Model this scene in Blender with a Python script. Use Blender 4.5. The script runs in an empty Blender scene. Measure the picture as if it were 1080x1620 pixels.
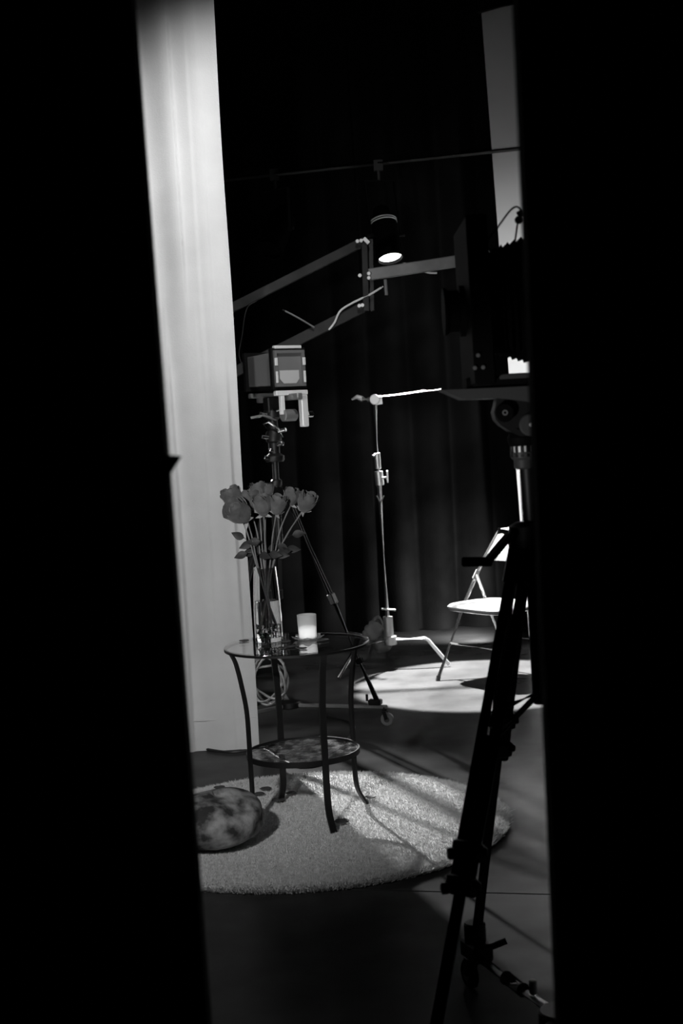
import bpy, bmesh, math, random
from mathutils import Vector, Matrix, Quaternion
random.seed(7)
sc = bpy.context.scene
C = sc.collection
V = Vector

# ------------------------------------------------------------------ camera
H, PITCH, ROLL, F = 1.562, 0.0595, 0.0583, 2200.0      # eye height, tilt down, roll, focal length in pixels of 1080x1620
fwd = V((0, math.cos(PITCH), -math.sin(PITCH)))
up0 = V((0, math.sin(PITCH), math.cos(PITCH)))
rt0 = V((1, 0, 0))
rt = rt0*math.cos(ROLL) - up0*math.sin(ROLL)
up = rt0*math.sin(ROLL) + up0*math.cos(ROLL)
cam = bpy.data.cameras.new('camera')
cam.sensor_fit = 'VERTICAL'; cam.sensor_height = 36.0; cam.sensor_width = 24.0
cam.lens = 36.0*F/1620.0
cam.clip_start = 0.05; cam.clip_end = 60
cam.dof.use_dof = True; cam.dof.focus_distance = 5.6; cam.dof.aperture_fstop = 5.0
co = bpy.data.objects.new('camera', cam); C.objects.link(co)
co.matrix_world = Matrix(((rt.x, up.x, -fwd.x, 0), (rt.y, up.y, -fwd.y, 0), (rt.z, up.z, -fwd.z, H), (0, 0, 0, 1)))
sc.camera = co

# ------------------------------------------------------------------ view, world
sc.view_settings.view_transform = 'Standard'
sc.view_settings.look = 'None'
sc.view_settings.gamma = 1.0
sc.view_settings.use_curve_mapping = False
sc.view_settings.exposure = 0.0
w = bpy.data.worlds.new('world'); sc.world = w; w.use_nodes = True
w.node_tree.nodes['Background'].inputs[0].default_value = (0, 0, 0, 1)
w.node_tree.nodes['Background'].inputs[1].default_value = 0.0

# ------------------------------------------------------------------ studio lamps out of the frame, and two added fill lights
def spot(name, loc, target, power, angle, blend, radius):
    l = bpy.data.lights.new(name, 'SPOT')
    l.energy = power; l.spot_size = math.radians(angle); l.spot_blend = blend; l.shadow_soft_size = radius
    o = bpy.data.objects.new(name, l); C.objects.link(o)
    o.location = loc
    o.rotation_euler = (V(target)-V(loc)).to_track_quat('-Z', 'Y').to_euler()
    return o
spot('front_lamp', (-0.92, 2.1, 1.80), (-0.50, 6.8, 1.08), 305, 64, 1.0, 0.07)          # behind the left door leaf
spot('backdrop_lamp', (0.25, 5.0, 4.3), (-0.38, 6.85, 2.72), 265, 46, 1.0, 0.10)          # grid lamp on the white drape
spot('back_lamp', (-1.25, 9.5, 2.0), (0.14, 5.15, 0.0), 1750, 27, 0.9, 0.03)               # behind the white drape
spot('screen_lamp', (1.9, 6.0, 0.7), (1.75, 9.4, 1.42), 740, 54, 1.0, 0.10)               # low lamp at right, on the white screen
spot('side_fill', (-0.35, 2.25, 1.05), (0.42, 3.3, 1.60), 30.0, 26, 1.0, 0.05)            # weak unseen fill, added to lift the near camera
spot('drape_fill', (1.05, 9.65, 0.12), (0.60, 10.4, 0.30), 160.0, 104, 1.0, 0.05)           # unseen fill behind the chair, added for floor bounce on the drapes


# ------------------------------------------------------------------ pixel helpers (every thing has its own real depth)
def ray(px, py):
    return fwd + rt*((px-540.0)/F) + up*((810.0-py)/F)
def at(px, py, Y):
    d = ray(px, py); t = Y/d.y
    return V((0, 0, H)) + d*t
def ground(px, py, z=0.0):
    d = ray(px, py); t = (z-H)/d.z
    return V((0, 0, H)) + d*t

# ------------------------------------------------------------------ materials
MATS = {}
def mat(name, g, rough=0.5, metal=0.0, spec=0.5, noise=None, bump=None, sheen=0.0):
    if name in MATS: return MATS[name]
    m = bpy.data.materials.new(name); m.use_nodes = True
    nt = m.node_tree; b = nt.nodes['Principled BSDF']
    b.inputs['Base Color'].default_value = (g, g, g, 1)
    b.inputs['Roughness'].default_value = rough
    b.inputs['Metallic'].default_value = metal
    b.inputs['Specular IOR Level'].default_value = spec
    if sheen: b.inputs['Sheen Weight'].default_value = sheen
    tc = nt.nodes.new('ShaderNodeTexCoord')
    if noise:
        sc_, lo, hi, det = noise
        n = nt.nodes.new('ShaderNodeTexNoise'); n.inputs['Scale'].default_value = sc_; n.inputs['Detail'].default_value = det
        r = nt.nodes.new('ShaderNodeValToRGB')
        r.color_ramp.elements[0].position = 0.32; r.color_ramp.elements[1].position = 0.68
        r.color_ramp.elements[0].color = (lo, lo, lo, 1); r.color_ramp.elements[1].color = (hi, hi, hi, 1)
        nt.links.new(tc.outputs['Object'], n.inputs['Vector']); nt.links.new(n.outputs['Fac'], r.inputs['Fac'])
        nt.links.new(r.outputs['Color'], b.inputs['Base Color'])
    if bump:
        bs, st = bump
        n2 = nt.nodes.new('ShaderNodeTexNoise'); n2.inputs['Scale'].default_value = bs; n2.inputs['Detail'].default_value = 5
        bp = nt.nodes.new('ShaderNodeBump'); bp.inputs['Strength'].default_value = st; bp.inputs['Distance'].default_value = 0.01
        nt.links.new(tc.outputs['Object'], n2.inputs['Vector']); nt.links.new(n2.outputs['Fac'], bp.inputs['Height'])
        nt.links.new(bp.outputs['Normal'], b.inputs['Normal'])
    MATS[name] = m
    return m
def glass_mat(name, tint=0.95, rough=0.0, haze=0.0, gloss=1.0, mottle=0.0):
    """clear glass as fresnel mix of see-through and mirror, with a little milky body"""
    if name in MATS: return MATS[name]
    m = bpy.data.materials.new(name); m.use_nodes = True
    nt = m.node_tree; nt.nodes.clear()
    o = nt.nodes.new('ShaderNodeOutputMaterial')
    t = nt.nodes.new('ShaderNodeBsdfTransparent'); t.inputs[0].default_value = (tint, tint, tint, 1)
    g = nt.nodes.new('ShaderNodeBsdfGlossy'); g.inputs[0].default_value = (gloss, gloss, gloss, 1); g.inputs['Roughness'].default_value = rough
    f = nt.nodes.new('ShaderNodeFresnel')
    ge = nt.nodes.new('ShaderNodeNewGeometry'); mr = nt.nodes.new('ShaderNodeMapRange')      # same reflectance entering and leaving a thin wall
    mr.inputs['To Min'].default_value = 1.5; mr.inputs['To Max'].default_value = 1/1.5
    nt.links.new(ge.outputs['Backfacing'], mr.inputs['Value']); nt.links.new(mr.outputs[0], f.inputs['IOR'])
    mx = nt.nodes.new('ShaderNodeMixShader')
    nt.links.new(f.outputs[0], mx.inputs[0]); nt.links.new(t.outputs[0], mx.inputs[1]); nt.links.new(g.outputs[0], mx.inputs[2])
    last = mx.outputs[0]
    if haze:
        d = nt.nodes.new('ShaderNodeBsdfDiffuse'); d.inputs[0].default_value = (.8, .8, .8, 1)
        tr = nt.nodes.new('ShaderNodeBsdfTranslucent'); tr.inputs[0].default_value = (.8, .8, .8, 1)
        ad = nt.nodes.new('ShaderNodeMixShader'); ad.inputs[0].default_value = 0.5
        nt.links.new(d.outputs[0], ad.inputs[1]); nt.links.new(tr.outputs[0], ad.inputs[2])
        m2 = nt.nodes.new('ShaderNodeMixShader'); m2.inputs[0].default_value = haze
        if mottle:                                                  # etched, blotchy glass
            tc = nt.nodes.new('ShaderNodeTexCoord'); nz = nt.nodes.new('ShaderNodeTexNoise'); nz.inputs['Scale'].default_value = mottle; nz.inputs['Detail'].default_value = 6
            mr2 = nt.nodes.new('ShaderNodeMapRange'); mr2.inputs['From Min'].default_value = 0.42; mr2.inputs['From Max'].default_value = 0.66; mr2.inputs['To Max'].default_value = haze
            nt.links.new(tc.outputs['Object'], nz.inputs['Vector']); nt.links.new(nz.outputs['Fac'], mr2.inputs['Value']); nt.links.new(mr2.outputs[0], m2.inputs[0])
        nt.links.new(last, m2.inputs[1]); nt.links.new(ad.outputs[0], m2.inputs[2]); last = m2.outputs[0]
    nt.links.new(last, o.inputs[0])
    MATS[name] = m
    return m
black_paint = mat('black_paint', 0.004, 0.9, spec=0.05)
black_wall = mat('black_wall', 0.004, 0.95, spec=0.0)
floor_mat = mat('dark_glossy_concrete', 0.08, 0.24, spec=0.018, noise=(2.6, 0.044, 0.092, 8), bump=(14, 0.05))
joint_mat = mat('floor_joint', 0.004, 0.9, spec=0.1)
white_cloth = mat('white_cloth', 0.78, 0.9, spec=0.1, noise=(3.0, 0.70, 0.82, 4), bump=(160, 0.15))
screen_cloth = mat('screen_cloth', 0.75, 0.9, spec=0.1)
black_cloth = mat('black_cloth', 0.028, 0.95, spec=0.0, noise=(2.2, 0.003, 0.007, 3), bump=(60, 0.2))
rug_mat = mat('cream_pile', 0.75, 0.95, spec=0.0, noise=(45, 0.62, 0.86, 4), bump=(220, 0.6))
rug_back = mat('rug_backing', 0.45, 0.95, spec=0.0)
black_metal = mat('black_metal', 0.006, 0.45, spec=0.35)
matte_black = mat('matte_black', 0.003, 0.7, spec=0.05)
bellows_mat = mat('bellows_black', 0.002, 0.9, spec=0.02)
dark_grey = mat('dark_grey_plastic', 0.05, 0.5, spec=0.3)
grey_metal = mat('grey_metal', 0.22, 0.45, 0.4)
arm_pale = mat('arm_pale_metal', 0.18, 0.5, 0.1, noise=(9, 0.14, 0.22, 3))  # paler copy of the boom metal, stronger light put into its colour; dolly reuses it
arm_shaded = mat('arm_shaded', 0.03, 0.6, 0.0, spec=0.15, noise=(9, 0.022, 0.036, 3))  # same boom metal made darker, the dimmer light put into its colour
light_metal = mat('light_metal', 0.85, 0.35, 0.15)
chrome = mat('chrome', 0.8, 0.2, 1.0)
satin_chrome = mat('satin_chrome', 0.6, 0.42, 0.9)
white_vinyl = mat('white_vinyl', 0.17, 0.5)
stone_mat = mat('mottled_stone', 0.3, 0.85, spec=0.15, noise=(13, 0.04, 0.36, 9), bump=(24, 0.9))
for nd_ in stone_mat.node_tree.nodes:
    if nd_.type == 'VALTORGB': nd_.color_ramp.elements[0].position = 0.40; nd_.color_ramp.elements[1].position = 0.62
rose_mat = mat('rose_petal', 0.12, 0.6, spec=0.2, noise=(30, 0.09, 0.15, 3), sheen=0.2)
fallen_mat = mat('fallen_petal', 0.06, 0.6, spec=0.2)
stem_mat = mat('rose_stem', 0.14, 0.5, spec=0.4)
leaf_mat = mat('rose_leaf', 0.03, 0.5, spec=0.2, noise=(40, 0.02, 0.04, 2))
sepal_mat = mat('rose_sepal', 0.30, 0.5)
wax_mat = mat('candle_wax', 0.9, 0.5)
wb_ = wax_mat.node_tree.nodes['Principled BSDF']; wb_.inputs['Emission Color'].default_value = (1, 1, 1, 1); wb_.inputs['Emission Strength'].default_value = 1.1   # glow put into the wax to brighten it; no flame modelled
clear_glass = glass_mat('clear_glass', 0.96)
def refr_mat(name, ior, tint=1.0, rough=0.0):
    m = bpy.data.materials.new(name); m.use_nodes = True
    nt = m.node_tree; nt.nodes.clear(); o = nt.nodes.new('ShaderNodeOutputMaterial')
    g = nt.nodes.new('ShaderNodeBsdfGlass'); g.inputs['IOR'].default_value = ior; g.inputs['Roughness'].default_value = rough; g.inputs['Color'].default_value = (tint, tint, tint, 1)
    nt.links.new(g.outputs[0], o.inputs[0]); return m
vase_glass = refr_mat('vase_glass', 1.45, 1.0)
water_mat = refr_mat('water', 1.33, 0.98)
bead_glass = refr_mat('bead_glass', 1.5, 1.0)
table_glass = glass_mat('table_glass', 0.88, 0.02, 0.0)
shelf_glass = glass_mat('shelf_glass', 0.75, 0.12, 0.42, mottle=26)
crystal = glass_mat('crystal', 0.75, 0.02, 0.22)
frosted = glass_mat('frosted_glass', 0.9, 0.3, 0.5)
ground_glass = mat('ground_glass', 0.16, 0.5, noise=(4, 0.13, 0.19, 2))
pale_card = mat('pale_card', 0.5, 0.8)
cable_mat = mat('cable_rubber', 0.02, 0.45)
pale_cable = mat('pale_cable', 0.16, 0.25)
bag_mat = mat('sandbag_canvas', 0.11, 0.85, spec=0.1, bump=(80, 0.3))
em = bpy.data.materials.new('lamp_lens'); em.use_nodes = True
eb = em.node_tree.nodes['Principled BSDF']; eb.inputs['Base Color'].default_value = (.9, .9, .9, 1)
eb.inputs['Emission Color'].default_value = (1, 1, 1, 1); eb.inputs['Emission Strength'].default_value = 9.0

# ------------------------------------------------------------------ mesh builder
def frame_of(d):
    d = d.normalized()
    a = V((0, 0, 1)) if abs(d.z) < 0.95 else V((1, 0, 0))
    u = d.cross(a).normalized(); v = u.cross(d).normalized()
    return u, v
class MB:
    def __init__(s): s.v = []; s.f = []
    def add(s, vs, fs):
        n = len(s.v); s.v += [V(x) for x in vs]; s.f += [tuple(i+n for i in q) for q in fs]; return s
    def box(s, c, x, y, z, bev=0.0):
        """oriented box: centre and three half-axis vectors; bev chamfers the edges along its z axis"""
        c, x, y, z = V(c), V(x), V(y), V(z)
        if bev <= 0:
            P = [c+x*i+y*j+z*k for i in (-1, 1) for j in (-1, 1) for k in (-1, 1)]
            return s.add(P, [(0, 1, 3, 2), (4, 6, 7, 5), (0, 4, 5, 1), (2, 3, 7, 6), (0, 2, 6, 4), (1, 5, 7, 3)])
        bx, by = 1-bev/x.length, 1-bev/y.length
        sec = [(1, by), (bx, 1), (-bx, 1), (-1, by), (-1, -by), (-bx, -1), (bx, -1), (1, -by)]
        zz = 1-bev/z.length
        rings = []
        for k, sh in ((-1, .0), (-zz, 1), (zz, 1), (1, .0)):
            if sh: rings.append([c+x*a+y*b+z*k for a, b in sec])
            else: rings.append([c+x*a*bx+y*b*by+z*k for a, b in sec])
        vs = [p for r in rings for p in r]; fs = [tuple(range(7, -1, -1)), tuple(range(24, 32))]
        for r in range(3):
            for i in range(8):
                j = (i+1) % 8; fs.append((r*8+i, r*8+j, r*8+8+j, r*8+8+i))
        return s.add(vs, fs)
    def abox(s, c, sx, sy, sz, rz=0.0, bev=0.0):
        cs, sn = math.cos(rz), math.sin(rz)
        return s.box(c, V((cs, sn, 0))*sx/2, V((-sn, cs, 0))*sy/2, V((0, 0, sz/2)), bev)
    def bar(s, a, b, w, t, side=None, bev=0.0):
        """rectangular bar from a to b; w along side, t across"""
        a, b = V(a), V(b); d = b-a
        if side is None: u, v = frame_of(d)
        else:
            u = V(side); u = (u-d.normalized()*u.dot(d.normalized())).normalized(); v = d.normalized().cross(u)
        return s.box((a+b)/2, u*w/2, v*t/2, d/2, bev)
    def tube(s, pts, r, n=10, cap=True):
        pts = [V(p) for p in pts]
        rs = r if isinstance(r, (list, tuple)) else [r]*len(pts)
        u = None; vs = []
        for i, p in enumerate(pts):
            d = (pts[min(i+1, len(pts)-1)]-pts[max(i-1, 0)])
            if d.length < 1e-9: d = V((0, 0, 1))
            d.normalize()
            if u is None: u, v = frame_of(d)
            else:
                u = (u-d*u.dot(d)).normalized(); v = d.cross(u)
            for k in range(n):
                a = 2*math.pi*k/n; vs.append(p+(u*math.cos(a)+v*math.sin(a))*rs[i])
        fs = []
        for i in range(len(pts)-1):
            for k in range(n):
                k2 = (k+1) % n; fs.append((i*n+k, i*n+k2, (i+1)*n+k2, (i+1)*n+k))
        if cap:
            fs.append(tuple(range(n-1, -1, -1))); m = (len(pts)-1)*n; fs.append(tuple(range(m, m+n)))
        return s.add(vs, fs)
    def lathe(s, o, axis, prof, n=24, close=False):
        """prof: list of (radius, height along axis)"""
        o, ax = V(o), V(axis).normalized(); u, v = frame_of(ax); vs = []
        for r, h in prof:
            for k in range(n):
                a = 2*math.pi*k/n; vs.append(o+ax*h+(u*math.cos(a)+v*math.sin(a))*r)
        fs = []
        for i in range(len(prof)-1):
            for k in range(n):
                k2 = (k+1) % n; fs.append((i*n+k, i*n+k2, (i+1)*n+k2, (i+1)*n+k))
        if close:
            m = (len(prof)-1)*n
            for k in range(n):
                k2 = (k+1) % n; fs.append((m+k, m+k2, k2, k))
        return s.add(vs, fs)
    def solid(s, o, axis, prof, n=24):
        return s.lathe(o, axis, [(0.0001, prof[0][1])]+list(prof)+[(0.0001, prof[-1][1])], n)
    def cyl(s, a, b, r, n=16, bev=0.0):
        a, b = V(a), V(b); L = (b-a).length
        if bev: return s.solid(a, b-a, [(r-bev, 0), (r, bev), (r, L-bev), (r-bev, L)], n)
        return s.solid(a, b-a, [(r, 0), (r, L)], n)
    def ball(s, c, r, n=12, sq=1.0):
        return s.lathe(c, (0, 0, 1), [(max(.0001, r*math.sin(math.pi*i/n)), -r*sq*math.cos(math.pi*i/n)) for i in range(n+1)], n*2)
    def prism(s, poly, d):
        """poly: list of points, extruded by vector d"""
        n = len(poly); P = [V(p) for p in poly]; d = V(d)
        fs = [tuple(range(n-1, -1, -1)), tuple(range(n, 2*n))]
        for i in range(n):
            j = (i+1) % n; fs.append((i, j, n+j, n+i))
        return s.add(P+[p+d for p in P], fs)
    def build(s, name, m, parent=None, smooth=True, origin=None, ang=35):
        off = V((0, 0, 0))
        if parent is not None: off = root_of(parent).location
        if origin is not None: off = V(origin)
        me = bpy.data.meshes.new(name)
        me.from_pydata([tuple(p-off) for p in s.v], [], s.f)
        bm = bmesh.new(); bm.from_mesh(me)
        bmesh.ops.recalc_face_normals(bm, faces=bm.faces)
        for e in bm.edges:
            if len(e.link_faces) == 2:
                e.smooth = e.calc_face_angle(0) < math.radians(ang)
        for f in bm.faces: f.smooth = smooth
        bm.to_mesh(me); bm.free()
        me.materials.append(m)
        o = bpy.data.objects.new(name, me); C.objects.link(o)
        if parent is not None: o.parent = parent
        elif origin is not None: o.location = off
        return o
def root_of(o):
    while o.parent is not None: o = o.parent
    return o
def tag(o, label, cat, group=None):
    o['label'] = label; o['category'] = cat
    if group: o['group'] = group
    return o
def thing(name, loc, label, cat, group=None):
    o = bpy.data.objects.new(name, None); C.objects.link(o); o.empty_display_size = 0.1
    o.location = V(loc)
    return tag(o, label, cat, group)
def struct(o, label=None):
    o['kind'] = 'structure'
    if label: o['label'] = label
    return o
def smooth_path(pts, n=8):
    """Catmull-Rom through points"""
    P = [V(p) for p in pts]; P = [P[0]*2-P[1]]+P+[P[-1]*2-P[-2]]; out = []
    for i in range(1, len(P)-2):
        for k in range(n):
            t = k/n; a, b, c, d = P[i-1], P[i], P[i+1], P[i+2]
            out.append(0.5*((2*b)+(c-a)*t+(2*a-5*b+4*c-d)*t*t+(3*b-a-3*c+d)*t**3))
    out.append(P[-2]); return out

# ================================================================== THE SETTING
# floor: dark slabs with one open joint running across the foreground
fl = MB().abox((0, 5, -0.045), 12, 16, 0.05).build('floor', joint_mat); struct(fl, 'dark glossy studio floor')
ja, jb = ground(540, 1407), ground(875, 1415)
jd = (jb-ja).normalized(); jn = V((-jd.y, jd.x, 0))
for k, (n0, n1) in enumerate(((-5.0, -0.005), (0.005, 4.9), (4.91, 9.5))):
    p = [ja+jd*s_+jn*n_ for s_, n_ in ((-5.2, n0), (5.2, n0), (5.2, n1), (-5.2, n1))]
    MB().prism([V((q.x, q.y, -0.02)) for q in p], (0, 0, 0.02)).build('slab', floor_mat, fl, smooth=False)
struct(MB().abox((0, 10.9, 2.6), 9, 0.1, 5.4).build('wall_back', black_wall), 'black rear wall of the studio')
struct(MB().abox((-4.4, 6.0, 2.6), 0.1, 9.8, 5.4).build('wall_left', black_wall), 'black left wall of the studio')
struct(MB().abox((4.4, 6.0, 2.6), 0.1, 9.8, 5.4).build('wall_right', black_wall), 'black right wall of the studio')
struct(MB().abox((0, 6.0, 5.35), 9, 9.9, 0.1).build('ceiling', black_wall), 'black studio ceiling')

# two black door leaves that frame the view
def leaf(name, e_top, e_bot, sgn, Y, label):
    a, b = at(*e_top, Y), at(*e_bot, Y); d = (a-b)/(a.z-b.z)
    lo = b+d*(0.01-b.z); hi = b+d*(2.45-b.z)
    wv = V((sgn*0.92, 0, 0))
    o = MB().prism([lo, lo+wv, hi+wv, hi], (0, 0.045, 0)).build(name, black_paint, smooth=False)
    return struct(o, label)
DY = 1.7
dl = leaf('door_1', (209, 20), (328, 1615), -1, DY, 'black door leaf standing ajar along the left of the view')
dr = leaf('door_2', (822, 100), (884, 1590), 1, DY, 'black door leaf standing ajar along the right of the view')
p0, p1, p2 = at(262, 720, DY+.012), at(285, 722, DY+.012), at(266, 752, DY+.012)
MB().prism([p0, p1, p1+(p2-p1)*.12, p2], (0, 0.02, 0)).build('latch_bolt', black_paint, dl, smooth=False)['label'] = 'wedge shaped latch bolt'
struct(MB().abox((-2.75, DY+.02, 1.5), 3.2, 0.1, 3.0).build('wall_front_left', black_wall), 'black wall beside the left door leaf')
struct(MB().abox((2.75, DY+.02, 1.5), 3.2, 0.1, 3.0).build('wall_front_right', black_wall), 'black wall beside the right door leaf')

# black stage drapes in front of the rear wall
def drape(x0, x1, Y, z0, z1, amp, wl, seed, ncol, nrow, hemx=None):
    rnd = random.Random(seed); ph = [rnd.uniform(0, 6.28) for _ in range(6)]
    vs = []; fs = []
    for j in range(nrow+1):
        v = j/nrow; z = z0+(z1-z0)*v
        for i in range(ncol+1):
            u = i/ncol; x = x0+(x1-x0)*u
            flare = 0.55+0.45*(1-v)
            s = math.sin(x/wl*6.283+ph[0]+0.5*math.sin(x*2.1+ph[1])+0.25*math.sin(v*4+ph[4]))
            t = math.sin(x/wl*2.9+ph[2]+0.35*math.sin(v*3+ph[5]))
            y = Y+amp*flare*(0.62*s*abs(s)**.2+0.38*t)+0.012*math.sin(v*9+x*7+ph[3])
            vs.append((x+0.25*amp*flare*math.cos(x/wl*6.283+ph[0]), y, z))
    for j in range(nrow):
        for i in range(ncol):
            a = j*(ncol+1)+i; fs.append((a, a+1, a+ncol+2, a+ncol+1))
    return MB().add(vs, fs)
d1 = drape(-3.9, 0.22, 10.45, 0.02, 5.2, 0.10, 0.33, 3, 170, 26).build('black_drape', black_cloth, ang=80)
tag(d1, 'black stage drape hanging in folds behind the small monorail camera', 'curtain', 'black drapes along the rear wall')
d2 = drape(0.20, 3.9, 10.42, 0.02, 5.2, 0.11, 0.30, 11, 150, 26).build('black_drape', black_cloth, ang=80)
tag(d2, 'black stage drape hanging in folds behind the folding chair', 'curtain', 'black drapes along the rear wall')

# ================================================================== WHITE BACKDROP DRAPE (left)
WY = 6.85
def white_drape():
    a, b = at(337, 0, WY), at(408, 1150, WY)
    d = (a-b)/(a.z-b.z)
    vs = []; fs = []; nc, nr = 320, 60
    # folds: offset from the free edge low and high, depth, height range where the fold shows
    folds = [(-.228, -.233, .020, 2.1, 4.7), (-.330, -.335, .024, -.2, 2.2), (-.050, -.066, .016, .45, 2.0), (-.145, -.16, .008, 1.6, 3.6), (-.10, -.105, .006, 1.8, 4.2),
             (-.185, -.19, .006, .4, 2.2), (-.37, -.38, .018, 1.9, 4.6), (-.45, -.46, .03, -.2, 4.7), (-.60, -.62, .03, -.2, 4.7), (-.78, -.8, .03, -.2, 4.7), (-.98, -1.0, .03, -.2, 4.7), (-.125, -.13, .010, -.1, .42)]
    for j in range(nr+1):
        v = j/nr
        for i in range(nc+1):
            u = i/nc; s = -(1-u)*1.25                   # distance left of the free edge
            z0 = 0.002
            z = z0+(4.6-z0)*v
            e = b+d*(z-b.z)
            y = WY+0.010*math.sin(s*13+v*2.2)+0.004*math.sin(s*41+v*5)
            for c0, c1, dep, za, zb in folds:
                cc = c0+(c1-c0)*v+0.004*math.sin(v*9+c0*40)
                t = s-cc
                fade = max(0, min(1, (z-za)/.35))*max(0, min(1, (zb-z)/.35))
                y -= dep*fade*(math.exp(-(t/.010)**2) if t > 0 else math.exp(-(t/.055)**2))
            vs.append((e.x+s+0.003*math.sin(v*17)*max(0, (u-.9)*10), y, z))
    for j in range(nr):
        for i in range(nc):
            q = j*(nc+1)+i; fs.append((q, q+1, q+nc+2, q+nc+1))
    return vs, fs, b, d
vs, fs, wb, wd = white_drape()
wr = thing('white_drape', (wb.x-.4, WY, 0.0), 'tall white cloth drape hanging at left behind the rose vase', 'curtain')
MB().add(vs, fs).build('cloth', white_cloth, wr, ang=80)
zs = 0.18
hem = [V((wb.x+wd.x*(zs-wb.z)+s, WY-0.034, zs+0.004*math.sin(s*7))) for s in [-1.2+1.19*i/40 for i in range(41)]]
m_ = MB().tube([p+V((0, .026, -.02)) for p in hem], 0.002, 6); m_.build('hem_seam', white_cloth, wr)

# ================================================================== WHITE SCREEN (right)
SY = 9.6
def scr():
    t0, t1 = at(761, 18, SY), at(823, 830, SY); d = (t0-t1)/(t0.z-t1.z)
    top_l = t0; bot_l = t1+d*(0.05-t1.z)
    far = V((1.3, -0.55, 0))
    tr = at(815, 9, SY-.1); slope = (tr.z-top_l.z)/(tr.x-top_l.x)
    n, r_ = 40, 30; vs = []; fs = []
    for j in range(r_+1):
        v = j/r_
        for i in range(n+1):
            u = i/n
            lo = bot_l+far*u; hi = top_l+far*u+V((0, 0, 0.07*u))
            p = lo+(hi-lo)*v
            vs.append(p+V((0, 0.004*math.sin(u*18+v*3), 0)))
    for j in range(r_):
        for i in range(n):
            a = j*(n+1)+i; fs.append((a, a+1, a+n+2, a+n+1))
    return vs, fs, top_l, bot_l, far
vs, fs, stl, sbl, sfar = scr()
sr = thing('white_screen', (sbl.x+sfar.x/2, SY+sfar.y/2, 0), 'tall plain white screen behind the folding chair at right', 'screen')
MB().add(vs, fs).build('sheet', screen_cloth, sr, ang=80)
MB().tube([stl+V((-.02, 0.02, 0)), stl+sfar+V((0, 0.02, 0.07))], 0.018, 10).build('top_rail', black_metal, sr)
MB().tube([sbl+V((0.0, 0.0, -0.02)), sbl+sfar+V((0, 0.0, -0.02))], 0.022, 10).build('bottom_rail', black_metal, sr)
for u in (0.04, 0.96):
    MB().tube([sbl+sfar*u+V((0, 0.06, -.05)), stl+sfar*u+V((0, 0.06, 0))], 0.016, 10).build('support_pole', black_metal, sr)

# ================================================================== ROUND RUG
rc = ground(500, 1309, 0.02); RC = V((-0.212, 5.415, 0)); RR = 0.795
rug = thing('round_rug', RC, 'round cream shaggy rug lying under the glass table', 'rug')
def rug_base():
    vs = [RC+V((0, 0, .02))]; fs = []; n = 160
    rad = [RR*(1+0.004*math.sin(k*.7)+0.003*math.sin(k*1.9)) for k in range(n)]
    for q, z in ((0.35, .021), (0.7, .021), (0.955, .020), (.98, .012), (.982, .002)):
        for k in range(n):
            a = 2*math.pi*k/n; vs.append(RC+V((rad[k]*q*math.cos(a), rad[k]*q*math.sin(a), z)))
    for k in range(n): fs.append((0, 1+k, 1+(k+1) % n))
    for r_ in range(4):
        for k in range(n):
            k2 = (k+1) % n; fs.append((1+r_*n+k, 1+(r_+1)*n+k, 1+(r_+1)*n+k2, 1+r_*n+k2))
    return MB().add(vs, fs)
rug_base().build('backing', rug_mat, rug, ang=80)
pv = []; pf = []; rnd = random.Random(5)
for i in range(62000):
    a = rnd.uniform(0, 6.2832); q = math.sqrt(rnd.random())
    if i < 12000: q = rnd.uniform(.955, 1.0)
    x, y = RR*q*math.cos(a), RR*q*math.sin(a)
    out = rnd.uniform(.004, .022) if q > .965 else 0.0
    h = rnd.uniform(.008, .015); tx, ty = rnd.gauss(0, .005)+out*math.cos(a), rnd.gauss(0, .006)+out*math.sin(a)
    b = rnd.uniform(0, 6.28); wd_ = rnd.uniform(.0017, .0032)
    n = len(pv); zb = .016 if q < .97 else rnd.uniform(.003, .014)
    for k in range(3):
        pv.append((RC.x+x+wd_*math.cos(b+k*2.094), RC.y+y+wd_*math.sin(b+k*2.094), zb))
    pv.append((RC.x+x+tx, RC.y+y+ty, zb+h))
    pf += [(n, n+1, n+3), (n+1, n+2, n+3), (n+2, n, n+3)]
me = bpy.data.meshes.new('pile'); me.from_pydata([(p[0]-RC.x, p[1]-RC.y, p[2]) for p in pv], [], pf); me.materials.append(rug_mat)
po = bpy.data.objects.new('pile', me); C.objects.link(po); po.parent = rug; po['kind'] = 'stuff'
RUGZ = 0.028

# ================================================================== GLASS SIDE TABLE
TC = V((-0.209, 5.495, RUGZ)); TZ = 0.726; TR = 0.288; SZ = 0.285; SR = 0.227
tab = thing('side_table', TC, 'round glass side table with black curved metal legs on the rug', 'table')
c0 = V((TC.x, TC.y, 0))
MB().solid(c0+V((0, 0, TZ-.006)), (0, 0, 1), [(TR-.002, 0), (TR, .002), (TR, .004), (TR-.002, .006)], 96).build('glass_top', table_glass, tab)
MB().lathe(c0+V((0, 0, TZ-.0065)), (0, 0, 1), [(TR+.001, -.009), (TR+.001, 0), (TR-.010, 0), (TR-.010, -.009)], 96, close=True).build('top_ring', black_metal, tab)
MB().lathe(c0+V((0, 0, SZ)), (0, 0, 1), [(SR, -.011), (SR, .011), (SR-.006, .011), (SR-.006, -.011)], 80, close=True).build('shelf_ring', black_metal, tab)
MB().solid(c0+V((0, 0, SZ-.004)), (0, 0, 1), [(SR-.008, 0), (SR-.007, .002), (SR-.008, .006)], 80).build('glass_shelf', shelf_glass, tab)
fr, ff = ground(578, 1271, RUGZ), ground(520, 1315, RUGZ)
angs = [math.atan2(.135, .24), math.atan2(-.235, .10), math.atan2(.25, -.115), math.atan2(-.13, -.245)]
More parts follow.
